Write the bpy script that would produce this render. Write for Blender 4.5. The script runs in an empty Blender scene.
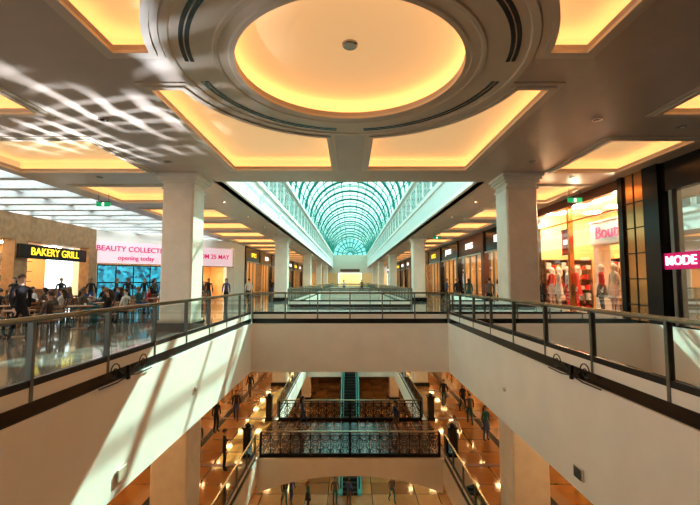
import bpy, math, random
from mathutils import Vector, Matrix
random.seed(7)
S=bpy.context.scene
COL=S.collection
# ---------------------------------------------------------------- materials
def mat(name,col,rough=.5,metal=0,emit=None,es=0,noise=0,nscale=5,bump=0,spec=.5,coat=0):
    m=bpy.data.materials.new(name); m.use_nodes=True
    nt=m.node_tree; b=nt.nodes['Principled BSDF']
    b.inputs['Base Color'].default_value=(*col,1)
    b.inputs['Roughness'].default_value=rough
    b.inputs['Metallic'].default_value=metal
    b.inputs['Specular IOR Level'].default_value=spec
    b.inputs['Coat Weight'].default_value=coat
    if emit:
        b.inputs['Emission Color'].default_value=(*emit,1)
        b.inputs['Emission Strength'].default_value=es
    if noise:
        tc=nt.nodes.new('ShaderNodeTexCoord'); n=nt.nodes.new('ShaderNodeTexNoise')
        n.inputs['Scale'].default_value=nscale; n.inputs['Detail'].default_value=6
        nt.links.new(tc.outputs['Object'],n.inputs['Vector'])
        r=nt.nodes.new('ShaderNodeValToRGB')
        r.color_ramp.elements[0].color=(*[c*(1-noise) for c in col],1)
        r.color_ramp.elements[1].color=(*[min(1,c*(1+noise)) for c in col],1)
        r.color_ramp.elements[0].position=.3; r.color_ramp.elements[1].position=.7
        nt.links.new(n.outputs['Fac'],r.inputs['Fac']); nt.links.new(r.outputs['Color'],b.inputs['Base Color'])
        if bump:
            bm=nt.nodes.new('ShaderNodeBump'); bm.inputs['Strength'].default_value=bump
            nt.links.new(n.outputs['Fac'],bm.inputs['Height']); nt.links.new(bm.outputs['Normal'],b.inputs['Normal'])
    return m
def tile(name,c1,c2,cm,w,h,rough,coat=0):
    m=bpy.data.materials.new(name); m.use_nodes=True
    nt=m.node_tree; b=nt.nodes['Principled BSDF']
    tc=nt.nodes.new('ShaderNodeTexCoord'); br=nt.nodes.new('ShaderNodeTexBrick')
    br.offset=0; br.inputs['Scale'].default_value=1
    br.inputs['Color1'].default_value=(*c1,1); br.inputs['Color2'].default_value=(*c2,1); br.inputs['Mortar'].default_value=(*cm,1)
    br.inputs['Brick Width'].default_value=w; br.inputs['Row Height'].default_value=h; br.inputs['Mortar Size'].default_value=.025
    n=nt.nodes.new('ShaderNodeTexNoise'); n.inputs['Scale'].default_value=3; n.inputs['Detail'].default_value=8
    mx=nt.nodes.new('ShaderNodeMix'); mx.data_type='RGBA'; mx.blend_type='MULTIPLY'; mx.inputs['Factor'].default_value=.35
    nt.links.new(tc.outputs['Object'],br.inputs['Vector']); nt.links.new(tc.outputs['Object'],n.inputs['Vector'])
    nt.links.new(br.outputs['Color'],mx.inputs['A']); nt.links.new(n.outputs['Color'],mx.inputs['B'])
    nt.links.new(mx.outputs['Result'],b.inputs['Base Color'])
    b.inputs['Roughness'].default_value=rough; b.inputs['Coat Weight'].default_value=coat; b.inputs['Coat Roughness'].default_value=.05
    return m
def glass(name,tint,refl=.12,rough=.02,k=1.0):
    m=bpy.data.materials.new(name); m.use_nodes=True
    nt=m.node_tree; nt.nodes.remove(nt.nodes['Principled BSDF'])
    out=nt.nodes['Material Output']
    t=nt.nodes.new('ShaderNodeBsdfTransparent'); t.inputs[0].default_value=(*tint,1)
    g=nt.nodes.new('ShaderNodeBsdfGlossy'); g.inputs['Roughness'].default_value=rough
    fr=nt.nodes.new('ShaderNodeFresnel'); fr.inputs['IOR'].default_value=1.5
    ad=nt.nodes.new('ShaderNodeMath'); ad.operation='MULTIPLY_ADD'; ad.inputs[1].default_value=k; ad.inputs[2].default_value=refl
    ad.use_clamp=True
    mx=nt.nodes.new('ShaderNodeMixShader')
    nt.links.new(fr.outputs[0],ad.inputs[0]); nt.links.new(ad.outputs[0],mx.inputs[0])
    nt.links.new(t.outputs[0],mx.inputs[1]); nt.links.new(g.outputs[0],mx.inputs[2]); nt.links.new(mx.outputs[0],out.inputs[0])
    return m
def screenmat(name,ca,cb,st,scale):
    m=mat(name,(.02,.02,.02),.3)
    nt=m.node_tree; b=nt.nodes['Principled BSDF']
    tc=nt.nodes.new('ShaderNodeTexCoord'); v=nt.nodes.new('ShaderNodeTexVoronoi'); v.inputs['Scale'].default_value=scale
    r=nt.nodes.new('ShaderNodeValToRGB'); r.color_ramp.elements[0].color=(*ca,1); r.color_ramp.elements[1].color=(*cb,1)
    sx=nt.nodes.new('ShaderNodeSeparateColor')
    nt.links.new(tc.outputs['Object'],v.inputs['Vector']); nt.links.new(v.outputs['Color'],sx.inputs[0])
    nt.links.new(sx.outputs[0],r.inputs[0]); nt.links.new(r.outputs[0],b.inputs['Emission Color'])
    b.inputs['Emission Strength'].default_value=st
    return m
def frosted(name,col):
    m=bpy.data.materials.new(name); m.use_nodes=True
    nt=m.node_tree; nt.nodes.remove(nt.nodes['Principled BSDF'])
    t=nt.nodes.new('ShaderNodeBsdfTranslucent'); t.inputs[0].default_value=(*col,1)
    nt.links.new(t.outputs[0],nt.nodes['Material Output'].inputs[0]); return m
M_sundiff=frosted('added_sun_diffuser',(.62,.68,.70))
M_ceil=mat('ceiling_plaster',(.54,.45,.39),.36,noise=.04,nscale=2,spec=.5)
M_white=mat('white_plaster',(.90,.86,.82),.55,noise=.03,nscale=1.5)
M_col=mat('column_stone',(.88,.81,.73),.4,noise=.05,nscale=3)
M_trim=mat('trim_plaster',(.66,.57,.48),.4)
M_cove=mat('self_lit_cove_plaster',(.82,.66,.44),.7,emit=(1,.62,.30),es=.32)  # flat emission paints a base glow on the plaster besides the LED strips
M_led=mat('led_strip',(1,.7,.4),.5,emit=(1,.46,.14),es=3.8)
M_floorU=tile('marble_floor',(.40,.36,.33),(.33,.29,.27),(.12,.10,.09),1.2,1.2,.08,.5)
M_floorM=tile('amber_marble',(.55,.26,.075),(.40,.17,.05),(.07,.03,.015),1.5,1.5,.08,.7)
M_floorB=tile('bridge_carpet_stone',(.20,.06,.03),(.08,.03,.02),(.30,.17,.08),.5,.5,.2,.3)
M_floorG=tile('ground_marble',(.56,.34,.16),(.30,.15,.07),(.07,.04,.03),1.5,1.5,.12,.5)
M_dark=mat('dark_bronze',(.025,.024,.026),.35,metal=.3)
M_black=mat('black_panel',(.012,.012,.014),.22)
M_steel=mat('post_steel',(.20,.21,.20),.3,metal=.85)
M_chrome=mat('brushed_steel',(.5,.47,.43),.25,metal=1)
M_gold=mat('bronze_handrail',(.46,.39,.27),.25,metal=.9)
M_glass=glass('rail_glass',(.84,.92,.90),.03,k=1)
M_shopglass=glass('shop_glass',(.95,.95,.94),.005,k=.25)
M_darkglass=glass('dark_shop_glass',(.30,.30,.32),.03,k=.5)
M_roofglass=glass('roof_glass',(.56,.92,.82),.03,k=.5)
M_teal=mat('teal_steel',(.012,.18,.15),.4,metal=.2)
M_win=mat('clerestory_window',(.12,.16,.17),.12)
M_grey=mat('grey_render',(.74,.76,.77),.6,noise=.05)
M_pan=mat('light_panel',(1,.9,.7),.5,emit=(1,.64,.30),es=16)
M_shoppan=mat('shop_light_panel',(1,.9,.7),.5,emit=(1,.70,.40),es=34)
M_spot=mat('downlight_lamp',(1,.9,.7),.5,emit=(1,.72,.4),es=10)
M_warmwall=mat('shop_wall',(.86,.56,.27),.6)
M_tan=mat('cafe_tan',(.36,.22,.11),.5,noise=.2,nscale=4)
M_wood=mat('wood',(.28,.13,.055),.4,noise=.3,nscale=6)
M_bronze=mat('copper_panel',(.72,.36,.16),.16,metal=.95)
M_signw=mat('sign_white',(.9,.9,.9),.5,emit=(1,.96,.93),es=1.0)
M_signp=mat('sign_pink',(.5,.01,.14),.5,emit=(.8,.02,.2),es=.3)
M_signy=mat('sign_yellow',(.9,.7,.05),.5,emit=(1,.7,.05),es=.8)
M_signpanel=mat('sign_lightbox',(.78,.64,.70),.5,emit=(.9,.66,.76),es=.35)
M_green=mat('exit_green',(.0,.3,.12),.5,emit=(.0,.6,.22),es=.3)
M_screen=screenmat('video_screen',(.0,.03,.07),(.04,.46,.60),1.0,4.5)
M_goods=screenmat('merch',(.25,.02,.02),(.9,.6,.3),.3,5)
M_red=mat('red_cloth',(.75,.03,.03),.8)
M_step=mat('escalator_step',(.05,.06,.06),.35,metal=.6)
M_tealglow=mat('teal_light',(.06,.22,.20),.4,emit=(.1,.7,.6),es=.10)
M_brown=mat('redbrown_panel',(.16,.05,.03),.35)
# ---------------------------------------------------------------- builder
class B:
    def __init__(s): s.v=[];s.f=[];s.m=[];s.mats=[]
    def mi(s,m):
        if m not in s.mats: s.mats.append(m)
        return s.mats.index(m)
    def poly(s,pts,m):
        i=len(s.v); s.v+= [tuple(p) for p in pts]; s.f.append(tuple(range(i,i+len(pts)))); s.m.append(s.mi(m))
    def box(s,x0,x1,y0,y1,z0,z1,m):
        i=len(s.v); k=s.mi(m)
        s.v+=[(x0,y0,z0),(x1,y0,z0),(x1,y1,z0),(x0,y1,z0),(x0,y0,z1),(x1,y0,z1),(x1,y1,z1),(x0,y1,z1)]
        for f in ((3,2,1,0),(4,5,6,7),(0,1,5,4),(1,2,6,5),(2,3,7,6),(3,0,4,7)):
            s.f.append(tuple(i+a for a in f)); s.m.append(k)
    def seg(s,p,q,h0,h1,z0,z1,m):
        d=Vector((q[0]-p[0],q[1]-p[1])).normalized(); n=Vector((-d.y,d.x))
        P=[(p[0]+n.x*h0,p[1]+n.y*h0),(q[0]+n.x*h0,q[1]+n.y*h0),(q[0]+n.x*h1,q[1]+n.y*h1),(p[0]+n.x*h1,p[1]+n.y*h1)]
        s.prism(P,z0,z1,m)
    def prism(s,P,z0,z1,m):
        i=len(s.v); n=len(P); k=s.mi(m)
        s.v+=[(a,b,z0) for a,b in P]+[(a,b,z1) for a,b in P]
        s.f.append(tuple(i+n-1-j for j in range(n))); s.m.append(k)
        s.f.append(tuple(i+n+j for j in range(n))); s.m.append(k)
        for j in range(n):
            s.f.append((i+j,i+(j+1)%n,i+n+(j+1)%n,i+n+j)); s.m.append(k)
    def tube(s,path,r,m,n=8,closed=False):
        k=s.mi(m); path=[Vector(p) for p in path]; N=len(path); base=len(s.v)
        rr=r if isinstance(r,(list,tuple)) else [r]*N
        prev=None
        for a in range(N):
            if closed: t=path[(a+1)%N]-path[a-1]
            else: t=path[min(a+1,N-1)]-path[max(a-1,0)]
            t.normalize()
            u=t.cross(Vector((0,0,1)))
            if u.length<.05: u=t.cross(Vector((0,1,0)))
            u.normalize()
            if prev and u.dot(prev)<0 and not closed: u=-u
            prev=u
            w=u.cross(t)
            for b in range(n):
                an=2*math.pi*b/n
                s.v.append(tuple(path[a]+(u*math.cos(an)+w*math.sin(an))*rr[a]))
        for a in range(N if closed else N-1):
            for b in range(n):
                a2=(a+1)%N
                s.f.append((base+a*n+b,base+a*n+(b+1)%n,base+a2*n+(b+1)%n,base+a2*n+b)); s.m.append(k)
        if not closed:
            s.f.append(tuple(base+b for b in range(n))); s.m.append(k)
            s.f.append(tuple(base+(N-1)*n+b for b in reversed(range(n)))); s.m.append(k)
    def lathe(s,c,prof,m,n=32):
        k=s.mi(m); base=len(s.v)
        for r,z in prof:
            for b in range(n):
                a=2*math.pi*b/n; s.v.append((c[0]+r*math.cos(a),c[1]+r*math.sin(a),c[2]+z))
        for a in range(len(prof)-1):
            for b in range(n):
                s.f.append((base+a*n+b,base+a*n+(b+1)%n,base+(a+1)*n+(b+1)%n,base+(a+1)*n+b)); s.m.append(k)
    def obj(s,name,loc=(0,0,0),rz=0,parent=None,smooth=False):
        me=bpy.data.meshes.new(name); me.from_pydata(s.v,[],s.f)
        for m in s.mats: me.materials.append(m)
        for p,k in zip(me.polygons,s.m): p.material_index=k; p.use_smooth=smooth
        me.update()
        o=bpy.data.objects.new(name,me); COL.objects.link(o); o.location=loc; o.rotation_euler=(0,0,rz)
        if parent: o.parent=parent
        return o
def text(name,body,loc,rot,size,m,parent=None,ext=.015):
    c=bpy.data.curves.new(name,'FONT'); c.body=body; c.size=size; c.extrude=ext; c.align_x='CENTER'; c.align_y='CENTER'
    c.offset=.004
    c.materials.append(m); o=bpy.data.objects.new(name,c); COL.objects.link(o); o.location=loc; o.rotation_euler=rot
    if parent: o.parent=parent
    return o
R90=math.pi/2
# ---------------------------------------------------------------- dims
CZ=4.95; VX=3.6; Y0=.4; Y1=14.8; AX=4.4; YA=13.55; YE=103
XL=-10.7; XR=9.6; FB=-1.75; L1=-6.5; G=-13.0; BX=4.2
# ---------------------------------------------------------------- ceiling with coffers
def offset(P,d):
    n=len(P); out=[]
    area=sum(P[i][0]*P[(i+1)%n][1]-P[(i+1)%n][0]*P[i][1] for i in range(n))
    sg=1 if area>0 else -1
    for i in range(n):
        a=Vector(P[i-1]);b=Vector(P[i]);c=Vector(P[(i+1)%n])
        d1=(b-a).normalized(); d2=(c-b).normalized()
        n1=Vector((d1.y,-d1.x))*sg; n2=Vector((d2.y,-d2.x))*sg
        k=(n1+n2); k/=max(.35,(1+n1.dot(n2)))
        out.append((b.x+k.x*d,b.y+k.y*d))
    return out
CC=(0,6.25); RC=1.80; RA=3.02
def arccoffer(sx,sy):
    pts=[]
    a0=math.asin(.58/RA); a1=math.acos(.55/RA)
    for i in range(15):
        a=a0+(a1-a0)*i/14; pts.append((RA*math.cos(a),RA*math.sin(a)))
    pts+=[(.55,5.7),(3.5,5.7),(3.5,.58)]
    return [(CC[0]+sx*x,CC[1]+sy*y) for x,y in pts]
circle=[(CC[0]+RC*math.cos(2*math.pi*i/64),CC[1]+RC*math.sin(2*math.pi*i/64)) for i in range(64)]
coffers=[arccoffer(sx,sy) for sx in(-1,1) for sy in(-1,1)]
def rect(x0,x1,y0,y1): return [(x0,y0),(x1,y0),(x1,y1),(x0,y1)]
for (a,b) in ((-10.2,-6.3),(6.3,8.3)):
    coffers+= [rect(a,b,9.4,12.2),rect(a,b,4.9,7.85),rect(a,b,.4,3.3)]
ys=14.1
while ys<98:
    coffers+= [rect(-9.8,-6.4,ys,ys+2.9),rect(6.4,8.4,ys,ys+2.9)]; ys+=4.55
cu=bpy.data.curves.new('ceiling','CURVE'); cu.dimensions='2D'; cu.fill_mode='BOTH'; cu.extrude=.04
def spl(P):
    s=cu.splines.new('POLY'); s.points.add(len(P)-1)
    for p,q in zip(s.points,P): p.co=(q[0],q[1],0,1)
    s.use_cyclic_u=True
outer=[(XL,-6),(XR,-6),(XR,YE),(AX,YE),(AX,YA),(-AX,YA),(-AX,YE),(XL,YE)]
spl(outer); spl(circle)
for c in coffers: spl(c)
cu.materials.append(M_ceil)
tmp=bpy.data.objects.new('tmpc',cu); COL.objects.link(tmp); tmp.location=(0,0,CZ+.04)
dg=bpy.context.evaluated_depsgraph_get()
me=bpy.data.meshes.new_from_object(tmp.evaluated_get(dg)); bpy.data.objects.remove(tmp)
ceil=bpy.data.objects.new('ceiling',me); ceil.location=(0,0,CZ+.04); COL.objects.link(ceil)
if not me.materials: me.materials.append(M_ceil)
# coves
b=B()
def ring(P,o0,o1,z0,z1,m):
    A=offset(P,o0); Bq=offset(P,o1); n=len(P)
    for i in range(n):
        j=(i+1)%n
        b.poly([(*A[i],z0),(*A[j],z0),(*Bq[j],z0),(*Bq[i],z0)],m)
        if z1!=z0:
            b.poly([(*A[i],z0),(*A[j],z0),(*A[j],z1),(*A[i],z1)],m)
            b.poly([(*Bq[i],z0),(*Bq[j],z0),(*Bq[j],z1),(*Bq[i],z1)],m)
for P in coffers:
    ring(P,0,.10,CZ-.05,CZ,M_trim); ring(P,.10,.20,CZ-.02,CZ,M_trim)
    ring(P,.14,.20,CZ+.10,CZ+.10,M_led)
    Q=offset(P,.30); n=len(Q)
    for i in range(n):
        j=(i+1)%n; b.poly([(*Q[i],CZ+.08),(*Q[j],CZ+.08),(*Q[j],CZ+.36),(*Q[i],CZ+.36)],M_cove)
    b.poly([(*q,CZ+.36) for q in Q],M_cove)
# central dome
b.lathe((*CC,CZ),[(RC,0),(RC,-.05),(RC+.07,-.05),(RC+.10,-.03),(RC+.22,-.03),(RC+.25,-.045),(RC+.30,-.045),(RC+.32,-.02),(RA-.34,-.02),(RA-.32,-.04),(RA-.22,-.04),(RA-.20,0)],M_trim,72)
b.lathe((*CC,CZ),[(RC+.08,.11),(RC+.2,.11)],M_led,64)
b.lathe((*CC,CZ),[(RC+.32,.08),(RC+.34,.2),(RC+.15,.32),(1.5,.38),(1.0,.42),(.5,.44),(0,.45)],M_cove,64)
b.lathe((*CC,CZ),[(0,.40),(.11,.40),(.13,.42),(.13,.45)],M_chrome,24)
# slot diffusers
for q in range(4):
    for k in range(24):
        a0=q*R90+math.radians(7)+math.radians(76)*k/24; a1=q*R90+math.radians(7)+math.radians(76)*(k+1)/24
        for r0,r1 in((2.42,2.48),(2.50,2.56)):
            b.poly([(CC[0]+r*math.cos(a),CC[1]+r*math.sin(a),CZ-.026) for r,a in((r0,a0),(r1,a0),(r1,a1),(r0,a1))],M_black)
b.obj('ceiling_cove_lights')
# downlights
b=B()
dl=[]
for x in(-5.2,5.2):
    for y in(2.2,5,8.2,11.2): dl.append((x,y))
for x in(-8.2,7.3):
    for y in(4.1,8.6,12.9): dl.append((x,y))
for x in(-5.4,5.4):
    for y in range(17,100,4):
        if min(abs(y-c) for c in (13,32,51,70,89))>1.2: dl.append((x,y))
for x,y in dl:
    b.lathe((x,y,CZ),[(.10,0),(.10,-.02),(.065,-.02),(.06,-.005)],M_chrome,16)
    b.lathe((x,y,CZ),[(.06,-.006),(0,-.006)],M_black if y<13.2 else M_spot,16)
b.obj('ceiling_downlights')
b=B()
y=-2
while y<36:
    b.box(-24,XL,y,y+.35,4.95,5.5,M_grey); y+=1.5
for x in(-24,-20,-16.6,-13.5,XL-.25): b.box(x,x+.25,-2,36,5.15,5.7,M_grey)
b.box(XL-.02,XL+.2,-6,36,CZ+.08,5.8,M_grey)
b.poly([(-24,-6,5.78),(XL,-6,5.78),(XL,40,5.78),(-24,40,5.78)],M_sundiff)  # added translucent sheet, softens the sun so the beams cast no stripes
b.obj('trim_skylight_beams')
# ---------------------------------------------------------------- floors & fascias
b=B()
b.box(-24,-VX-.25,-6,YE,-.35,0,M_floorU)
b.box(VX+.25,14,-6,YE,-.35,0,M_floorU)
for y0,y1 in((-6,Y0-.25),(Y1+.25,23.75),(50.25,54.75),(84.25,YE)):
    b.box(-VX-.25,VX+.25,y0,y1,-.35,0,M_floorU)
b.obj('floor')
b=B()
for y0,y1 in((Y0,Y1),(24,50),(55,84)):
    b.box(-VX-.25,-VX,y0-.25,y1+.25,FB,0,M_white); b.box(VX,VX+.25,y0-.25,y1+.25,FB,0,M_white)
    b.box(-VX,VX,y0-.25,y0,FB,0,M_white); b.box(-VX,VX,y1,y1+.25,FB,0,M_white)
b.obj('wall_fascia')
# middle level ceiling
b=B()
b.box(-24,-VX-.25,-6,YE,FB-.02,FB+.1,M_white); b.box(VX+.25,14,-6,YE,FB-.02,FB+.1,M_white)
for y0,y1 in((-6,Y0-.25),(Y1+.25,23.75),(50.25,54.75),(84.25,YE)):
    b.box(-VX-.25,VX+.25,y0,y1,FB-.02,FB+.1,M_white)
for x in(-9.4,-7.8,-6.2,6.2,7.8,9.4):
    for y in range(2,60,3):
        b.box(x-.22,x+.22,y-.22,y+.22,FB-.05,FB-.025,M_pan)
b.obj('ceiling_lower')
b=B()
b.box(-12,-BX-.25,-6,80,L1-.35,L1,M_floorM); b.box(BX+.25,12,-6,80,L1-.35,L1,M_floorM)
b.box(-BX-.25,BX+.25,18.9,23.9,L1-.35,L1,M_floorB)
b.box(-.45,.45,19.0,23.8,L1,L1+.006,M_black)
b.box(-BX-.25,BX+.25,39,80,L1-.35,L1,M_floorM)
for sx in(-1,1):
    b.box(*sorted((sx*7.2,sx*7.5)),-6,80,L1,L1+.004,M_black)
    for y in range(0,78,6): b.box(*sorted((sx*4.6,sx*11)),y,y+.3,L1,L1+.005,M_brown)
b.obj('floor_middle')
b=B()
for y0,y1 in((-6,18.9),(23.9,39)):
    b.box(-BX-.25,-BX,y0,y1,L1-1.1,L1,M_white); b.box(BX,BX+.25,y0,y1,L1-1.1,L1,M_white)
b.box(-BX,BX,39,39.25,L1-1.1,L1,M_white)
for ya,yb in((18.75,18.9),(23.9,24.05)):
    N=20
    for i in range(N):
        xa=-BX+2*BX*i/N; xb=-BX+2*BX*(i+1)/N
        za=L1-.75-.75*(abs(xa)/BX)**2.2; zb=L1-.75-.75*(abs(xb)/BX)**2.2
        for yy in(ya,yb): b.poly([(xa,yy,za),(xb,yy,zb),(xb,yy,L1),(xa,yy,L1)],M_white)
        b.poly([(xa,ya,za),(xb,ya,zb),(xb,yb,zb),(xa,yb,za)],M_white)
        b.poly([(xa,ya,L1),(xb,ya,L1),(xb,yb,L1),(xa,yb,L1)],M_white)
b.box(-12,-BX-.25,-6,80,L1-1.1,L1-1.0,M_white); b.box(BX+.25,12,-6,80,L1-1.1,L1-1.0,M_white)
b.box(-BX,BX,18.9,23.9,L1-.75,L1-.65,M_white); b.box(-BX,BX,39.25,80,L1-1.1,L1-1.0,M_white)
for x in(-8,-6,6,8):
    for y in range(4,60,4): b.box(x-.3,x+.3,y-.3,y+.3,L1-1.13,L1-1.105,M_pan)
for x in(-2,2): b.box(x-.7,x+.7,21,21.8,L1-.78,L1-.755,M_pan)
b.obj('wall_fascia_lower')
b=B(); b.box(-12,12,-6,80,G-.3,G,M_floorG); b.obj('floor_ground')
for sx,nm in((-1,'wall_left_lower'),(1,'wall_right_lower')):
    b=B()
    X0,X1=(11.0,11.3)
    for z0,z1 in((L1,FB-.02),(G,L1-1.1)):
        for k,y in enumerate(range(-6,80,6)):
            a=sorted((sx*X0,sx*X1))
            b.box(*a,y,y+.8,z0,z1,M_white)
            b.box(*a,y+.8,y+6,z0+3.0,z1,M_brown if k%2 else M_white)
            b.box(*sorted((sx*11.2,sx*11.25)),y+.8,y+6,z0,z0+3.0,M_warmwall)
            b.box(*sorted((sx*11.0,sx*11.1)),y+2.3,y+2.45,z0,z0+3.0,M_dark)
            b.box(*sorted((sx*11.0,sx*11.1)),y+4.3,y+4.45,z0,z0+3.0,M_dark)
    b.obj(nm)
b=B(); b.box(-12,12,80,80.2,G,FB-.02,M_warmwall); b.obj('wall_back_lower')
# ---------------------------------------------------------------- columns
def column(name,x,y,z0,z1,hw=.56):
    b=B()
    b.box(-hw-.08,hw+.08,-hw-.08,hw+.08,0,.25,M_black)
    b.box(-hw-.03,hw+.03,-hw-.03,hw+.03,.25,.33,M_trim)
    h=z1-z0
    c=.05
    P=[(-hw+c,-hw),(hw-c,-hw),(hw,-hw+c),(hw,hw-c),(hw-c,hw),(-hw+c,hw),(-hw,hw-c),(-hw,-hw+c)]
    b.prism(P,.33,h-.28,M_col)
    b.box(-hw-.03,hw+.03,-hw-.03,hw+.03,h-.48,h-.42,M_col)
    b.box(-hw-.05,hw+.05,-hw-.05,hw+.05,h-.28,h-.2,M_col)
    b.box(-hw-.11,hw+.11,-hw-.11,hw+.11,h-.2,h-.1,M_col)
    b.box(-hw-.16,hw+.16,-hw-.16,hw+.16,h-.1,h,M_col)
    return b.obj(name,(x,y,z0))
for y in(13,32,51,70,89):
    for x in(-5.45,5.45):
        column('column',x,y,0,CZ,.49)
        if y<60:
            column('column',x,y,L1,FB-.02); column('column',x,y,G,L1-1.1)
# ---------------------------------------------------------------- railings
def railing(p,q,z=0,sp=1.5,h=1.14,side=1,name='glass_railing'):
    b=B(); P=Vector(p);Q=Vector(q);L=(Q-P).length; n=max(1,round(L/sp)); d=(Q-P)/L
    b.seg(p,q,-.03,.03,h-.04,h,M_gold)
    b.seg(p,q,-.012,.012,h-.065,h-.04,M_steel)
    b.seg(p,q,-.03,.03,.34,.42,M_dark)
    b.seg(p,q,-.025,.025,.17,.34,M_white)
    b.seg(p,q,-.04,.04,.0,.17,M_black)
    for i in range(n+1):
        c=P+d*(L*i/n)
        a=c-d*.025; e=c+d*.025
        b.seg(a,e,-.035,.035,.0,h-.06,M_steel)
        if i<n:
            a=c+d*.06; e=P+d*(L*(i+1)/n)-d*.06
            b.poly([(a.x,a.y,.44),(e.x,e.y,.44),(e.x,e.y,h-.09),(a.x,a.y,h-.09)],M_glass)
    return b.obj(name,(0,0,z))
E=.08
railing((-VX-E,Y0-.1),(-VX-E,Y1+.1)); railing((VX+E,Y0-.1),(VX+E,Y1+.1))
railing((-VX+.02,Y1+E),(VX-.02,Y1+E),sp=1.2); railing((-VX+.02,Y0-E-.05),(VX-.02,Y0-E-.05),sp=1.2)
for y0,y1 in((24,50),(55,84)):
    railing((-VX-E,y0-.1),(-VX-E,y1+.1)); railing((VX+E,y0-.1),(VX+E,y1+.1))
    railing((-VX+.02,y0-E),(VX-.02,y0-E),sp=1.2); railing((-VX+.02,y1+E),(VX-.02,y1+E),sp=1.2)
for sx in(-1,1):
    railing((sx*(BX+E),4),(sx*(BX+E),18.6),z=L1); railing((sx*(BX+E),24.3),(sx*(BX+E),39),z=L1)
def ornate(y,name='ornate_railing'):
    b=B(); x0,x1=-BX+.1,BX-.1; h=1.15
    b.box(x0,x1,y-.05,y+.05,h-.05,h,M_gold); b.box(x0,x1,y-.02,y+.02,.12,.16,M_dark); b.box(x0,x1,y-.02,y+.02,h-.2,h-.17,M_dark)
    b.box(x0,x1,y-.05,y+.05,0,.12,M_dark)
    n=18; w=(x1-x0)/n
    for i in range(n+1):
        x=x0+w*i; r=.05 if i%9==0 else .02
        b.box(x-r,x+r,y-r,y+r,0,h-.04,M_dark)
    for i in range(n):
        cx=x0+w*(i+.5); cz=.56
        def rg(cx,cz,r,t=.014,a0=0,a1=2*math.pi,N=14):
            cl=abs(a1-a0-2*math.pi)<.01
            b.tube([(cx+r*math.cos(a0+(a1-a0)*k/N),y,cz+r*math.sin(a0+(a1-a0)*k/N)) for k in range(N if cl else N+1)],t,M_dark,5,cl)
        rg(cx,cz,.17,.018); rg(cx,cz,.08,.016)
        for s1 in(-1,1):
            for s2 in(-1,1):
                rg(cx+s1*.14,cz+s2*.29,.075,.015)
                b.tube([(cx+s1*.05,y,cz+s2*.07),(cx+s1*.12,y,cz+s2*.16),(cx+s1*.22,y,cz+s2*.38)],.014,M_dark,5)
    return b.obj(name,(0,0,L1))
ornate(18.98); ornate(23.82)
for x in(-BX-.5,BX+.5):
    for y in(18.95,23.9):
        b=B(); b.box(-.22,.22,-.22,.22,0,.12,M_black); b.box(-.17,.17,-.17,.17,.12,1.3,M_black); b.box(-.22,.22,-.22,.22,1.3,1.38,M_black)
        b.lathe((0,0,1.38),[(.1,0),(.12,.06),(.06,.13),(.0,.16)],M_dark,16)
        b.obj('newel_post',(x,y,L1))
for sx in(-1,1):
    b=B()
    def spiral(cy,cz,r0,turn,dirn,N=26):
        return [(sx*(-.02),cy+dirn*(r0*(1-k/N*.8))*math.cos(turn*k/N*2*math.pi),cz+(r0*(1-k/N*.8))*math.sin(turn*k/N*2*math.pi)) for k in range(N+1)]
    b.tube(spiral(.42,.12,.14,1.5,-1),.009,M_dark,6)
    b.tube([(0,.0,-.02),(0,.15,.05),(0,.28,.12)],.010,M_dark,6)
    b.tube(spiral(-.42,.12,.14,1.5,1),.009,M_dark,6)
    b.tube([(0,0,-.02),(0,-.15,.05),(0,-.28,.12)],.010,M_dark,6)
    b.tube([(0,-.75,-.05),(0,-.3,-.06),(0,0,-.02),(0,.3,-.06),(0,.75,-.05)],.011,M_dark,6)
    b.box(-.025,.02,-.025,.025,-.08,.14,M_dark)
    b.obj('scroll_bracket',(sx*(VX-.04),6.55,.06))
for sx in(-1,1):
    b=B()
    b.box(-.03,0,-.12,.12,-.09,.09,M_trim)
    for k in range(5): b.box(-.045,-.03,-.10,.10,-.078+k*.034,-.064+k*.034,M_dark)
    b.obj('air_vent',(sx*VX if sx>0 else -VX+.045,6.5,-1.45))
    b=B(); b.lathe((0,0,0),[(0,.05),(.05,.04),(.06,0)],M_trim,14); o=b.obj('fascia_sensor',(sx*(VX-.002),9.5,-.95)); o.rotation_euler=(0,-sx*R90,0)
# ---------------------------------------------------------------- atrium walls and vault
b=B(); SZ=8.25
for sx in(-1,1):
    a=lambda x0,x1: sorted((sx*x0,sx*x1))
    b.box(*a(AX,AX+.25),YA,YE,CZ,SZ-.0,M_grey)
    b.box(*a(AX-.12,AX),YA,YE,CZ-.0,CZ+.18,M_white)
    b.box(*a(AX-.10,AX),YA,YE,6.15,6.3,M_white)
    b.box(*a(AX-.22,AX),YA,YE,SZ-.25,SZ,M_white)
    y=YA+.6
    while y<YE-2.5:
        b.box(*a(AX-.03,AX),y,y+2.0,6.55,7.75,M_win)
        b.box(*a(AX-.05,AX),y+.97,y+1.03,6.55,7.75,M_white)
        b.box(*a(AX-.07,AX),y-.08,y,6.5,7.8,M_white)
        y+=2.4
b.obj('wall_atrium')
b=B()
def arc(r,y,N=20,z=SZ): return [(r*math.cos(math.pi*k/N),y,z+r*math.sin(math.pi*k/N)) for k in range(N+1)]
y=YA
i=0
while y<=YE:
    b.tube(arc(AX-.05,y),.13 if i%2==0 else .055,M_teal,6); y+=2.5; i+=1
for k in range(1,14):
    an=math.pi*k/14; x=(AX-.02)*math.cos(an); z=SZ+(AX-.02)*math.sin(an)
    b.tube([(x,YA,z),(x,YE,z)],.05,M_teal,6)
y=YA
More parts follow.
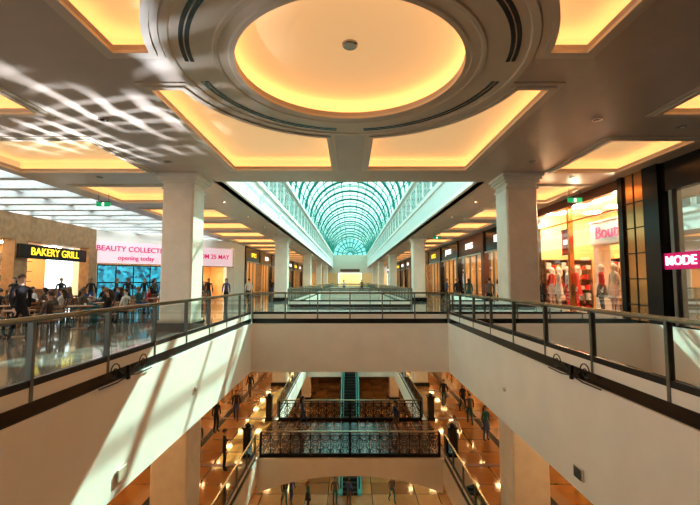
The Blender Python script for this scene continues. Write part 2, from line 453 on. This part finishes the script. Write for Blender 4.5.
while y<YE:
    b.tube(arc(AX-.5,y),.045,M_teal,6)
    for k in range(0,20):
        a0=math.pi*k/20;a1=math.pi*(k+1)/20
        ra,rb=(AX-.05,AX-.5) if k%2 else (AX-.5,AX-.05)
        b.tube([(ra*math.cos(a0),y,SZ+ra*math.sin(a0)),(rb*math.cos(a1),y,SZ+rb*math.sin(a1))],.03,M_teal,5)
    y+=7.5
b.obj('vault_ribs')
b=B(); N=24
A0=arc(AX,YA,N);A1=arc(AX,YE,N)
for k in range(N): b.poly([A0[k],A0[k+1],A1[k+1],A1[k]],M_roofglass)
b.obj('window_1_vault',smooth=True)
b=B()
b.box(-XR-1.2,XR,YE,YE+.3,3.6,CZ+3.3,M_trim)
for x0,x1 in((-10.8,-3),(3,9.6)): b.box(x0,x1,YE,YE+.3,0,3.6,M_warmwall)
b.box(-3,3,YE+3,YE+3.2,0,3.6,M_warmwall)
b.box(-2.5,2.5,YE-.05,YE,3.9,4.6,M_brown)
b.obj('wall_back')
b=B()
for k in range(1,12):
    an=math.pi*k/12; b.tube([(.8*math.cos(an),YE,SZ+.8*math.sin(an)),(AX*math.cos(an),YE,SZ+AX*math.sin(an))],.11,M_teal,5)
for r in(.8,2,3.2,4.3): b.tube(arc(r,YE),.11,M_teal,5)
M_endglass=glass('end_glass',(.16,.40,.36),.03,k=.5)
b.poly(arc(AX,YE+.05,24),M_endglass)
b.obj('window_2_fanlight')
b=B(); P=arc(AX,YA-.05,24); b.poly(P,M_grey); b.obj('wall_gable')
b=B(); b.box(-24,14,-6.3,-6,G,6,M_white); b.obj('wall_front')
# ---------------------------------------------------------------- people
def make_person(kind='stand',female=False,skirt=False):
    V=[];Rr=[];Ed=[];Tg=[]
    def add(p,r,par=None,tag='top'):
        V.append(Vector(p)); Rr.append(r if isinstance(r,tuple) else (r,r))
        if par is not None: Ed.append((par,len(V)-1)); Tg.append(tag)
        return len(V)-1
    w=.155 if female else .18
    ph=.95
    sit=kind=='sit'
    if sit: ph=.52
    dz=ph-.95
    pel=add((0,0,.95+dz),(.135,.105))
    wa=add((0,0,1.10+dz),(.108 if female else .125,.09),pel,'top')
    ch=add((0,-.005,1.28+dz),(.135 if female else .155,.105),wa,'top')
    nb=add((0,0,1.42+dz),(.085,.07),ch,'top')
    nk=add((0,-.005,1.49+dz),(.048,.05),nb,'skin')
    h1=add((0,-.02,1.55+dz),(.058,.07),nk,'skin')
    h2=add((0,-.015,1.62+dz),(.074,.092),h1,'skin')
    h3=add((0,-.005,1.69+dz),(.06,.075),h2,'skin')
    hands=[]
    for s in(-1,1):
        sh=add((s*w,0,1.385+dz),.052,nb,'top')
        if sit: el=(s*(w+.06),-.05,1.12+dz); wr=(s*.13,-.28,1.05+dz); pm=(s*.10,-.36,1.06+dz)
        elif kind=='walk': el=(s*(w+.05),.06*s+.03,1.12); wr=(s*(w+.05),.16*s-.06,.89); pm=(s*(w+.05),.19*s-.09,.81)
        elif kind=='phone' and s>0: el=(s*(w+.05),.0,1.12); wr=(s*.12,-.2,1.2); pm=(s*.09,-.27,1.25)
        else: el=(s*(w+.06),.02,1.12); wr=(s*(w+.08),-.03,.88); pm=(s*(w+.08),-.045,.80)
        e=add(el,.040,sh,'top'); r=add(wr,.027,e,'top'); p=add(pm,(.036,.018),r,'skin')
        hands.append((Vector(wr),Vector(pm),s))
        hp=add((s*.088,0,.88+dz),(.088,.09),pel,'bot')
        if sit: kn=(s*.11,-.43,.53); an=(s*.11,-.42,.10); ft=(s*.12,-.56,.045)
        elif kind=='walk':
            kn=(s*.09,-.14*s-.06,.50); an=(s*.09,-.24*s+.05,.10 if s>0 else .13); ft=(s*.1,-.24*s-.10,.045)
        else: kn=(s*.10,-.02,.50); an=(s*.11,.03,.09); ft=(s*.125,-.13,.045)
        k=add(kn,.058,hp,'bot'); a=add(an,.038,k,'bot'); f=add(ft,(.042,.032),a,'shoe')
    me=bpy.data.meshes.new('p'); me.from_pydata([tuple(v) for v in V],Ed,[]); o=bpy.data.objects.new('p',me); COL.objects.link(o)
    md=o.modifiers.new('Skin','SKIN'); md.use_smooth_shade=True; md.branch_smoothing=.4
    for i,sv in enumerate(me.skin_vertices[0].data): sv.radius=Rr[i]; sv.use_root=(i==0)
    ss=o.modifiers.new('S','SUBSURF'); ss.levels=1; ss.render_levels=1
    dg=bpy.context.evaluated_depsgraph_get(); dg.update()
    m2=bpy.data.meshes.new_from_object(o.evaluated_get(dg)); bpy.data.objects.remove(o)
    idx={'skin':0,'hair':1,'top':2,'bot':3,'shoe':4}
    vs=[tuple(v.co) for v in m2.vertices]; fs=[tuple(p.vertices) for p in m2.polygons]; ms=[]
    for p in m2.polygons:
        c=p.center; best=9;tg='top'
        for (i,j),t in zip(Ed,Tg):
            a=V[i];d=V[j]-a; k=max(0,min(1,(c-a).dot(d)/d.length_squared)); dd=(c-(a+d*k)).length-Rr[j][0]*.5
            if dd<best: best=dd;tg=t
        if tg=='top' and c.z<.93+dz and abs(c.x)<.16: tg='bot'
        ms.append(idx[tg])
    bb=B(); bb.v=vs; bb.f=fs; bb.m=ms
    SK,HA,TO,BO,SH=[bpy.data.materials.get('pm%d'%i) or bpy.data.materials.new('pm%d'%i) for i in range(5)]
    bb.mats=[SK,HA,TO,BO,SH]
    hz=1.63+dz
    n1,n2=12,6
    base=len(bb.v)
    for a in range(n2+1):
        ph_=math.pi*(a/n2)*.62
        for c in range(n1):
            th=2*math.pi*c/n1
            front=max(0,-math.sin(th))
            pp=ph_*(1-.42*front)
            bb.v.append((.083*math.sin(pp)*math.cos(th),.004+.106*math.sin(pp)*math.sin(th),hz+.012+.108*math.cos(pp)))
    for a in range(n2):
        for c in range(n1):
            bb.f.append((base+a*n1+c,base+a*n1+(c+1)%n1,base+(a+1)*n1+(c+1)%n1,base+(a+1)*n1+c)); bb.m.append(1)
    if female: bb.tube([(0,.06,hz),(0,.095,hz-.08),(0,.10,hz-.2),(0,.09,hz-.3)],[.085,.08,.075,.03],HA,10)
    bb.tube([(0,-.095,hz+.01),(0,-.125,hz-.03),(0,-.1,hz-.045)],[.008,.014,.01],SK,6)
    for s in(-1,1):
        bb.tube([(s*.078,.0,hz+.02),(s*.088,.008,hz),(s*.078,.0,hz-.03)],[.01,.014,.008],SK,6)
        bb.tube([(s*.033-.014,-.096,hz+.008),(s*.033,-.102,hz+.01),(s*.033+.014,-.094,hz+.008)],[.004,.008,.004],HA,6)
    bb.tube([(-.025,-.093,hz-.07),(0,-.1,hz-.072),(.025,-.093,hz-.07)],[.004,.007,.004],SK,6)
    for wr,pm,s in hands:
        d=(pm-wr).normalized(); side=Vector((0,-1,0)) if abs(d.z)>.6 else Vector((s*-1,0,0)); side=(side-d*side.dot(d)).normalized()
        up=d.cross(side).normalized()*(1 if s>0 else -1)
        for k,(off,l) in enumerate(((.024,.068),(.008,.078),(-.008,.072),(-.024,.056))):
            a=pm+d*.01+side*off; bpt=a+d*l*.55; c=a+d*l*.9+up*(-.02)
            bb.tube([a,bpt,c],[.009,.0085,.007],SK,6)
        a=pm-d*.03+side*.025; bb.tube([a,a+d*.03+side*.025,a+d*.06+side*.03],[.011,.01,.008],SK,6)
    if skirt:
        prof=[(.13,1.02+dz),(.17,.9+dz),(.2,.6),(.26,.12)] if skirt=='long' else [(.13,1.02),(.18,.88),(.23,.55)]
        k=bb.mi(BO); base=len(bb.v); n=20
        for r,z in prof:
            for q in range(n):
                an=2*math.pi*q/n; rr=r*(1+.05*math.cos(5*an)); bb.v.append((rr*math.cos(an),rr*.8*math.sin(an),z))
        for a in range(len(prof)-1):
            for q in range(n): bb.f.append((base+a*n+q,base+a*n+(q+1)%n,base+(a+1)*n+(q+1)%n,base+(a+1)*n+q)); bb.m.append(k)
    o=bb.obj('p',smooth=True); m=o.data; bpy.data.objects.remove(o)
    zs=min(v.co.z for v in m.vertices); m.transform(Matrix.Translation((0,0,-zs)))
    return m
PM={}
PM['stand']=make_person('stand'); PM['walk']=make_person('walk'); PM['walkf']=make_person('walk',True); PM['phone']=make_person('phone')
PM['dress']=make_person('stand',True,'short'); PM['abaya']=make_person('stand',True,'long'); PM['sit']=make_person('sit'); PM['sitf']=make_person('sit',True)
skins=[mat('skin_%d'%i,c,.5) for i,c in enumerate(((.45,.26,.18),(.30,.16,.10),(.55,.35,.26)))]
hairs=[mat('hair_%d'%i,c,.5) for i,c in enumerate(((.015,.012,.01),(.06,.03,.015),(.2,.1,.04)))]
cloth=[mat('cloth_%d'%i,c,.85,noise=.15,nscale=12) for i,c in enumerate(((.02,.02,.025),(.6,.6,.6),(.05,.08,.2),(.45,.05,.05),(.5,.35,.12),(.03,.12,.13),(.12,.1,.09),(.7,.5,.45)))]
mann=mat('mannequin_white',(.8,.76,.72),.35)
def person(kind,x,y,z=0,rz=0,ms=None,name='person',sc=1):
    o=bpy.data.objects.new(name,PM[kind]); COL.objects.link(o); o.location=(x,y,z); o.rotation_euler=(0,0,rz); o.scale=(sc,)*3
    if ms is None:
        t=random.choice([cloth[i] for i in (0,0,1,2,3,5,6,6,0,0,2)]); bo=random.choice([cloth[0],cloth[2],cloth[6],cloth[5]])
        if kind=='abaya': t=bo=cloth[0]
        ms=[random.choice(skins),random.choice(hairs),t,bo,cloth[0]]
    for i,m in enumerate(ms):
        o.material_slots[i].link='OBJECT'; o.material_slots[i].material=m
    return o
def px(x,y,z):
    u=(x-350)/400; v=(252.5-y)/400; th=math.atan(28.5/400); s,c=math.sin(th),math.cos(th)
    r=(s+c*v)/(c-s*v); d=(z-1.55)/r; return (u/(c-s*v)*d,d)
for k,(kind,x,y,rz) in enumerate([('walk',-7.0,15.6,1.2),('walkf',-7.0,18.2,2.0),('abaya',-15.4,18.4,.4),('phone',-12.4,22.4,.7),('stand',-13.6,23.4,2.2),
    ('walk',-8.4,22.5,3.0),('walkf',-7.4,24,.2),('dress',-11.2,23,1.2),('stand',-14.4,22.3,.2),('walk',-6.8,27,3.1),('stand',-15.4,21.4,1.0),('walkf',-10.2,24.5,4.),
    ('abaya',-10.5,28,.3),('walk',-7.4,38,0),('stand',-9.3,26.4,.4),('phone',-9.4,22.2,2.4),('walk',-10.4,22.9,.6),('walkf',-12.9,25.2,.3),('abaya',-9.9,9.6,.6),('walk',-8.1,9.9,1.1),
    ('walkf',6.9,18.5,.3),('walk',7.3,21,3.),('stand',6.4,24,.6),('dress',7.7,26,3),('walkf',8.1,17.2,1.4),('phone',7.0,29,1.4),('walk',6.2,36,.1),('walk',7.2,44,.1),('walkf',-6.9,45,.1),('walk',1.5,52,.3),('walkf',-.8,52.5,.3)]):
    person(kind,x,y,0,rz)
def chair(x,y,rz):
    b=B()
    for a in(-.19,.19):
        for c in(-.19,.19): b.tube([(a,c,0),(a*.95,c*.95,.44)],.016,M_dark,6)
        b.tube([(a*.95,.18,.44),(a,.24,.88)],.016,M_dark,6)
    b.box(-.21,.21,-.21,.21,.44,.48,M_wood)
    for z in(.6,.72,.84): b.box(-.2,.2,.19+(z-.44)*.12,.215+(z-.44)*.12,z-.035,z+.035,M_wood)
    return b.obj('cafe_chair',(x,y,0),rz)
def table(x,y):
    b=B(); b.lathe((0,0,0),[(0,.0),(.24,0),(.24,.02),(.05,.04),(.035,.1),(.035,.7),(.1,.71),(.36,.715),(.38,.73),(.36,.75),(0,.75)],M_wood,24)
    b.lathe((.1,.08,.75),[(0,0),(.03,0),(.04,.08),(.036,.08),(.028,.01)],M_white,12)
    return b.obj('cafe_table',(x,y,0))
for j in range(6):
    for i in range(3):
        if (i,j) in((0,3),): continue
        x=-9.0-2.45*i+(.2 if j%2 else -.2); y=11.2+1.95*j
        table(x,y)
        for a in(R90+random.uniform(-.15,.15),-R90+random.uniform(-.15,.15)):
            cx=x-math.sin(a)*.86; cy=y+math.cos(a)*.86
            chair(cx,cy,a)
            person(random.choice(['sit','sitf']),cx,cy-.0,0,a)
for kind,pxx,pyy,rz in(('walk',197,460,.5),('walk',455,452,3.0),('walkf',463,412,.2),('walk',444,406,2.8),('walkf',236,420,.2),('stand',216,432,1),('phone',224,470,2),('dress',486,440,.4),('walk',470,424,3),('walkf',250,398,0)):
    x,y=px(pxx,pyy,L1)
    if abs(x)<BX+.5 and not 19.3<y<23.6: x=math.copysign(BX+.9,x)
    person(kind,x,y,L1,rz)
for kind,x,y,rz in(('walk',-1.8,41,.3),('phone',1.9,41.5,1),('walkf',-2.6,22.6,1.6),('walk',2.4,21.8,-1.4),('walkf',3.2,43,.5),('stand',-3.2,44,.5)): person(kind,x,y,L1,rz)
for kind,pxx,pyy,rz in(('walkf',284,504,.5),('walk',291,503,3.0),('stand',335,504,.2),('phone',349,506,2.8),('dress',308,508,2),('walk',392,502,.4)):
    x,y=px(pxx,pyy,G); person(kind,x,y,G,rz)
# ---------------------------------------------------------------- right shopfront wall
WX=9.0
b=B()
b.box(WX,WX+.3,-6,7,0,CZ,M_black)
b.box(WX,WX+.3,7,11.4,4.1,CZ,M_black)
b.box(WX,WX+.3,7,11.4,0,.25,M_black)
for y in(8.4,9.8,11.0): b.box(WX-.04,WX+.1,y,y+.12,.25,4.1,M_steel)
b.poly([(WX+.1,7,.25),(WX+.1,11.4,.25),(WX+.1,11.4,4.1),(WX+.1,7,4.1)],M_darkglass)
b.box(WX+1.2,WX+1.3,7,11.4,0,4.7,M_black)
b.box(WX-.12,WX+.35,11.4,12.0,0,CZ,M_black)
b.box(WX-.03,WX+.3,12.0,13.0,0,CZ,M_bronze)
for z in(.8,1.6,2.4,3.2,4.0): b.box(WX-.045,WX,12.0,13.0,z,z+.03,M_dark)
b.box(WX-.045,WX,12.48,12.52,0,CZ,M_dark)
b.box(WX-.1,WX+.35,12.95,13.15,0,CZ,M_black)
b.box(WX,WX+.3,13.15,19.6,4.6,CZ,M_brown)
b.box(WX,WX+.2,13.15,19.6,0,.15,M_trim)
for y in(13.15,16.3,19.4): b.box(WX-.03,WX+.15,y,y+.14,.15,4.6,M_bronze)
b.box(WX,WX+.1,13.2,19.5,3.95,4.0,M_bronze)
b.box(WX-.1,WX+.4,19.6,20.2,0,CZ,M_black)
b.obj('wall_right')
b=B()
b.box(WX+3.6,WX+3.8,12.8,20.0,0,4.8,M_warmwall)
b.box(WX+.36,WX+3.6,12.6,12.8,0,4.8,M_warmwall); b.box(WX+.41,WX+3.6,20,20.2,0,4.8,M_warmwall)
b.box(WX+.36,WX+3.6,12.6,20.2,4.8,4.9,M_white)
b.obj('wall_boutique')
b=B(); b.poly([(WX+.08,13.2,.15),(WX+.08,19.5,.15),(WX+.08,19.5,4.6),(WX+.08,13.2,4.6)],M_shopglass); b.obj('window_3_boutique')
b=B()
for y in(14,15.6,17.2,18.8):
    for x in(9.9,11.5): b.box(x-.25,x+.25,y-.25,y+.25,4.74,4.8,M_shoppan)
b.obj('shop_ceiling_lights')
for y in(14.2,16.9,19.2):
    L=bpy.data.lights.new('shop_spot','POINT'); L.energy=110; L.color=(1,.78,.52); L.shadow_soft_size=.12
    o=bpy.data.objects.new('shop_spot_lamp',L); COL.objects.link(o); o.location=(9.65,y,4.3)
b=B(); b.box(-.25,.25,-1.55,-1.25,0,3.0,M_white); b.box(-.25,.25,1.25,1.55,0,3.0,M_white); b.box(-.3,.3,-1.65,1.65,3.0,3.9,M_white); b.box(-.34,.34,-1.7,1.7,3.9,3.98,M_trim)
b.obj('shop_portal',(10.3,14.9,0))
text('boutique_sign','Boutique',(9.96,14.9,3.45),(R90,0,-R90),.70,M_signp)
def shelf(x,y,rz,w=1.8):
    b=B(); b.box(-w/2,-w/2+.04,0,.4,0,2.6,M_wood); b.box(w/2-.04,w/2,0,.4,0,2.6,M_wood); b.box(-w/2,w/2,.37,.4,0,2.6,M_wood)
    for z in(.1,.6,1.1,1.6,2.1,2.56): b.box(-w/2,w/2,0,.4,z,z+.03,M_wood)
    for z in(.13,.63,1.13,1.63,2.13):
        xx=-w/2+.1
        while xx<w/2-.25:
            ww=random.uniform(.12,.25); hh=random.uniform(.12,.36); b.box(xx,xx+ww,.06,.34,z,z+hh,random.choice([cloth[1],cloth[7],cloth[4],M_red,M_red,M_goods,cloth[3]])); xx+=ww+.05
    return b.obj('display_shelf',(x,y,0),rz)
for y in(13.9,15.9,17.9): shelf(WX+3.15,y,-R90)
for x in (10.1,11.3): shelf(x,19.55,0,1.1)
def rack(x,y,rz):
    b=B()
    for s in(-.7,.7): b.tube([(s,0,.03),(s,0,1.5)],.018,M_chrome,8); b.box(s-.02,s+.02,-.25,.25,0,.04,M_chrome)
    b.tube([(-.7,0,1.5),(.7,0,1.5)],.018,M_chrome,8)
    xx=-.6
    while xx<.6:
        b.prism([(xx,-.22),(xx+.05,-.22),(xx+.05,.22),(xx,.22)],random.uniform(.55,.8),1.4,random.choice([M_red,cloth[1],cloth[7],cloth[4],M_red])); 
        b.tube([(xx+.025,0,1.4),(xx+.025,0,1.49)],.006,M_chrome,5); xx+=.085
    return b.obj('clothes_rack',(x,y,0),rz)
rack(11.3,17.3,R90); rack(11.4,14.9,R90)
def mannequin(x,y,top,bot,kind='dress'):
    e=bpy.data.objects.new('mannequin',None); COL.objects.link(e); e.location=(x,y,0)
    b=B(); b.lathe((0,0,0),[(0,0),(.32,0),(.32,.38),(0,.38)],M_white,24); b.obj('plinth',parent=e)
    o=person(kind,0,0,.38,-R90+random.uniform(-.4,.2),[mann,mann,top,bot,mann],name='figure',sc=1.05); o.parent=e
for y,t,bo,k in((17.0,M_red,M_red,'dress'),(17.75,cloth[1],M_red,'stand'),(18.5,cloth[7],cloth[1],'dress'),(19.1,M_red,cloth[7],'dress'),(13.85,M_red,cloth[1],'dress'),(14.6,cloth[1],cloth[7],'dress'),(15.35,M_red,cloth[6],'dress')):
    mannequin(9.62,y,t,bo,k)
b=B(); b.box(9.2,9.24,16.6,17.3,2.7,3.7,M_red); b.box(9.19,9.25,16.55,17.35,2.65,2.7,M_dark); b.box(9.19,9.25,16.55,17.35,3.7,3.75,M_dark)
b.box(9.19,9.2,16.75,17.15,3.1,3.3,M_signw)
for y in(16.7,17.2): b.tube([(9.22,y,3.75),(9.22,y,4.6)],.006,M_dark,5)
b.obj('hanging_poster')
e=bpy.data.objects.new('store_sign',None); COL.objects.link(e)
text('letters','MODE',(8.93,10.8,2.1),(R90,0,-R90),.36,M_signw,parent=e)
b=B(); b.box(8.95,8.99,10.2,11.38,1.87,2.33,M_signp); b.obj('sign_board',parent=e)
def storefront(sx,x,y,w,name,style):
    e=bpy.data.objects.new('storefront',None); COL.objects.link(e)
    b=B()
    def bx(d0,d1,y0,y1,z0,z1,m): b.box(*sorted((x+sx*d0,x+sx*d1)),y0,y1,z0,z1,m)
    fm,ws=style
    T=CZ-.06
    bx(-.1,.4,y+.01,y+.5,0,T,fm); bx(0,.3,y+.5,y+w-.01,3.5,T,fm); bx(0,.2,y+.5,y+w-.01,0,.15,M_black)
    bx(-.06,0,y+.5,y+w-.01,3.4,3.5,M_chrome)
    for k in range(1,4):
        yy=y+.5+(w-.5)*k/4; bx(0,.1,yy-.03,yy+.03,.15,3.5,M_steel)
    X=x+sx*.08; b.poly([(X,y+.5,.15),(X,y+w,.15),(X,y+w,3.5),(X,y+.5,3.5)],M_shopglass)
    bx(2.4,2.5,y+.01,y+w-.01,0,T,M_warmwall); bx(.4,2.4,y+.01,y+.1,0,T,M_warmwall); bx(.3,2.4,y+.1,y+w-.01,3.7,3.8,M_white)
    for k in range(2): bx(1.0,1.6,y+1.2+k*2.4,y+1.9+k*2.4,3.64,3.69,M_shoppan)
    for z in(.7,1.4,2.1):
        bx(2.0,2.4,y+.6,y+w-.3,z,z+.04,M_wood); yy=y+.7
        while yy<y+w-.7: bx(2.05,2.3,yy,yy+.3,z+.04,z+random.uniform(.2,.5),random.choice(cloth+[M_goods])); yy+=.42
    b.obj('shopfront',parent=e)
    text('letters',name,(x-sx*.05,y+w/2+.2,4.15),(R90,0,-sx*R90),.62,ws,parent=e)
styles=[(M_black,M_signw),(M_brown,M_signw),(M_black,M_signw),(M_black,M_signy),(M_tan,M_signw)]
names=['BEAUTY','SHOES','JEWELS','OPTICS','LINEN','SILKS','TOYS','BOOKS','WATCHES','BAGS','COFFEE','MUSIC','HOME']
y=20.25;k=0
while y<96: storefront(1,WX,y,6.4,names[k%13],styles[k%5]); y+=6.4;k+=1
y=38.0;k=3
while y<96: storefront(-1,-10.0,y,6.4,names[k%13],styles[k%5]); y+=6.4;k+=1
b=B(); b.box(-10.3,-10.0,34.6,37.95,0,4.88,M_white); b.obj('wall_left_pier')
# ---------------------------------------------------------------- left diagonal facade
ang=math.atan2(8,7)
e=bpy.data.objects.new('promo_storefront',None); COL.objects.link(e); e.location=(-17,26,0); e.rotation_euler=(0,0,ang)
b=B(); Lf=10.6
b.box(0,Lf,0,.4,4.3,4.9,M_white); b.box(-.1,Lf+.1,-.12,.4,4.2,4.35,M_white)
b.box(0,.5,0,.5,0,4.3,M_white); b.box(5.1,5.5,0,.5,0,2.7,M_white); b.box(Lf-.5,Lf,0,.5,0,4.3,M_white); b.box(7.8,8.0,0,.3,0,2.7,M_black)
b.box(0,Lf,3.3,3.5,0,4.9,M_warmwall); b.box(0,Lf,.4,3.3,2.85,2.95,M_white); b.box(0,.1,.5,3.3,0,4.9,M_warmwall); b.box(Lf-.1,Lf,.5,3.3,0,4.9,M_warmwall)
for x in(6.4,7.2,8.8): b.box(x-.3,x+.3,1.2,1.8,2.78,2.85,M_shoppan)
for x in(5.7,6.5,8.4,9.2):
    b.box(x,x+.5,1.9,2.4,0,1.1,M_wood); b.box(x+.05,x+.45,1.95,2.35,1.1,1.5,M_goods)
b.obj('facade',parent=e)
b=B(); b.box(.1,Lf-.1,-.2,.0,2.75,4.2,M_signpanel); b.box(.0,Lf,-.22,.0,2.68,2.75,M_chrome); b.obj('sign_lightbox',parent=e)
text('letters','BEAUTY COLLECTION',(2.85,-.22,3.72),(R90,0,0),.50,M_signp,parent=e); text('letters_small','opening today',(2.85,-.22,3.12),(R90,0,0),.42,M_signp,parent=e)
text('letters_end','FROM 25 MAY',(8.6,-.22,3.5),(R90,0,0),.5,M_signp,parent=e)
b=B(); b.box(.5,5.1,.15,.3,.2,2.65,M_black)
for i in range(4):
    for j in range(2): b.box(.6+i*1.13,.6+i*1.13+1.03,.1,.15,.3+j*1.18,.3+j*1.18+1.1,M_screen)
b.obj('video_wall',parent=e)
b=B()
b.box(-17,-16.5,4,25.9,3.6,4.9,M_tan)
for y in(4,9.5,14.5,19.5,25.1): b.box(-17,-16.4,y,y+.8,0,3.6,M_tan)
b.box(-20,-19.8,4,26,0,4,M_warmwall); b.box(-19.8,-17,4,26,3.65,3.75,M_white)
for y in range(6,26,3): b.box(-18.6,-17.9,y,y+.7,3.58,3.65,M_shoppan)
for y in range(5,25,5):
    b.box(-18.2,-17.4,y+1,y+4,0,1.1,M_wood)
    for zz in(.9,1.5,2.1,2.7):
        b.box(-19.8,-19.4,y+.8,y+4.4,zz,zz+.05,M_wood)
        for q in range(10): b.box(-19.75,-19.5,y+.9+q*.34,y+1.1+q*.34,zz+.05,zz+random.uniform(.2,.45),random.choice(cloth+[M_goods,M_red,M_screen]))
b.obj('wall_left')
e=bpy.data.objects.new('cafe_sign',None); COL.objects.link(e)
b=B(); b.box(-16.38,-16.25,19.6,24.6,2.7,3.4,M_black); b.obj('sign_board',parent=e)
text('letters','BAKERY GRILL',(-16.23,22.1,3.05),(R90,0,R90),.56,M_signy,parent=e)
b=B(); b.box(-16.35,-16.25,17.4,18.6,1.3,2.6,M_tan)
b.box(-16.25,-16.22,17.55,18.45,1.45,2.45,M_signw); b.obj('menu_board')
for x,y in((-9.6,15.4),(6.0,27.5),(8.3,14.6)):
    b=B(); b.box(-.26,.26,-.03,.03,-.08,.08,M_green); b.box(-.28,.28,-.02,.02,.08,.11,M_dark)
    for s in(-.2,.2): b.tube([(s,0,.10),(s,0,.42)],.008,M_dark,5)
    b.box(-.04,.04,-.035,.035,-.06,.06,M_signw)
    b.obj('exit_sign',(x,y,CZ-.42))
# ---------------------------------------------------------------- escalator
b=B(); ya,yb=28.3,38.9; za,zb=G,L1
def ez(y):
    t=(y-ya)/(yb-ya); return za+(zb-za)*t
n=36
for i in range(n):
    y0=ya+(yb-ya)*i/n;y1=ya+(yb-ya)*(i+1)/n
    b.box(-.5,.5,y0,y1+.05,ez(y1)-.25,ez(y1),M_step)
    b.box(-.48,.48,y0,y0+.03,ez(y1)-.02,ez(y1)+.002,M_gold)
for s in(-1,1):
    x0,x1=sorted((s*.52,s*.8))
    i0=len(b.v)
    for (p,q,m) in(((ez(ya)-.5,ez(ya)+.15),(ez(yb)-.5,ez(yb)+.15),M_tealglow),):
        k=b.mi(m)
        b.v+=[(x0,ya,p[0]),(x1,ya,p[0]),(x1,ya,p[1]),(x0,ya,p[1]),(x0,yb,q[0]),(x1,yb,q[0]),(x1,yb,q[1]),(x0,yb,q[1])]
        for f in((0,1,2,3),(7,6,5,4),(0,4,5,1),(1,5,6,2),(2,6,7,3),(3,7,4,0)): b.f.append(tuple(i0+a for a in f)); b.m.append(k)
    b.poly([(s*.62,ya,ez(ya)+.15),(s*.62,yb,ez(yb)+.15),(s*.62,yb,ez(yb)+.95),(s*.62,ya,ez(ya)+.95)],M_glass)
    b.tube([(s*.62,ya-.3,ez(ya)+.6),(s*.62,ya-.2,ez(ya)+.9),(s*.62,ya,ez(ya)+1.0),(s*.62,yb,ez(yb)+1.0),(s*.62,yb+.3,ez(yb)+1.0)],.045,M_black,8)
b.obj('escalator')
# ---------------------------------------------------------------- lights
w=bpy.data.worlds.new('World'); S.world=w; w.use_nodes=True
nt=w.node_tree; bg=nt.nodes['Background']
bg.inputs[0].default_value=(.82,.95,.95,1); bg.inputs[1].default_value=1.9
sun=bpy.data.lights.new('sun','SUN'); sun.energy=9; sun.angle=math.radians(.5); sun.color=(1,.93,.84)
so=bpy.data.objects.new('sun',sun); COL.objects.link(so)
d=Vector((-.5,-1.3,-1)).normalized(); so.rotation_euler=d.to_track_quat('-Z','Y').to_euler()
# glints of sunlight bounced off the polished floor (patterned spot lamp)
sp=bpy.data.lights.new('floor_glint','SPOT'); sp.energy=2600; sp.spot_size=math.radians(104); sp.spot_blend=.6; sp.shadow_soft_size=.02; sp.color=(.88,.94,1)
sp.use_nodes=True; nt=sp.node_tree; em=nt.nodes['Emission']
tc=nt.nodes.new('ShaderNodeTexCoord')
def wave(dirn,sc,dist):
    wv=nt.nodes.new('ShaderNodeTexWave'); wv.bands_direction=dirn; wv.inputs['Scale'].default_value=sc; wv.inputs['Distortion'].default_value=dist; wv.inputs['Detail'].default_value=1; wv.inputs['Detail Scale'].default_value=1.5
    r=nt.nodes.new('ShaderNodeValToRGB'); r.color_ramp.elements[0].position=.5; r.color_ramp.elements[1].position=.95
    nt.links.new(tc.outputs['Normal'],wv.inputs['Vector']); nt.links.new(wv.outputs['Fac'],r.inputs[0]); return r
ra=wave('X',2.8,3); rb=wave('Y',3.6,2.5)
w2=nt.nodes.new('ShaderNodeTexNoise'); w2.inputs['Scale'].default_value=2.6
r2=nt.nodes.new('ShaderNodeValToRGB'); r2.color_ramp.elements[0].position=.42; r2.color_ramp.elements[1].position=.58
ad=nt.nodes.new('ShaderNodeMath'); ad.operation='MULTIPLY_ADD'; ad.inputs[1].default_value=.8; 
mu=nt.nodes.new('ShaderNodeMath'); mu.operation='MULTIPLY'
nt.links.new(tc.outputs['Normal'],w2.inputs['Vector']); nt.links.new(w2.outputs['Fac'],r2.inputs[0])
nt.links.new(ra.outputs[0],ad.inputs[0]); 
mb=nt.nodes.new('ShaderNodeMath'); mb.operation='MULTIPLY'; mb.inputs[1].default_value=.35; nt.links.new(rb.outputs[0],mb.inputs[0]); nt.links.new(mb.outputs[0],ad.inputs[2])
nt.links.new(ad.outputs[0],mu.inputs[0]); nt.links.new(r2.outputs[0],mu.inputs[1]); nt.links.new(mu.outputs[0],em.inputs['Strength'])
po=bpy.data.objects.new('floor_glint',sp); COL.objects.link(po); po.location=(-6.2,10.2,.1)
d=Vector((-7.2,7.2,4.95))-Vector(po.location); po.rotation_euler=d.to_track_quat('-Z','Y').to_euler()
# camera
cam=bpy.data.cameras.new('cam'); cam.sensor_width=36; cam.lens=36*400/700; cam.clip_end=400
co=bpy.data.objects.new('camera',cam); COL.objects.link(co); co.location=(0,0,1.55); co.rotation_euler=(R90+math.atan(28.5/400),0,0)
S.camera=co
S.view_settings.view_transform='Standard'
for lk in ('Medium High Contrast','Standard - Medium High Contrast'):
    try: S.view_settings.look=lk; break
    except Exception: pass
print('LOOK',S.view_settings.look)
S.view_settings.exposure=.4
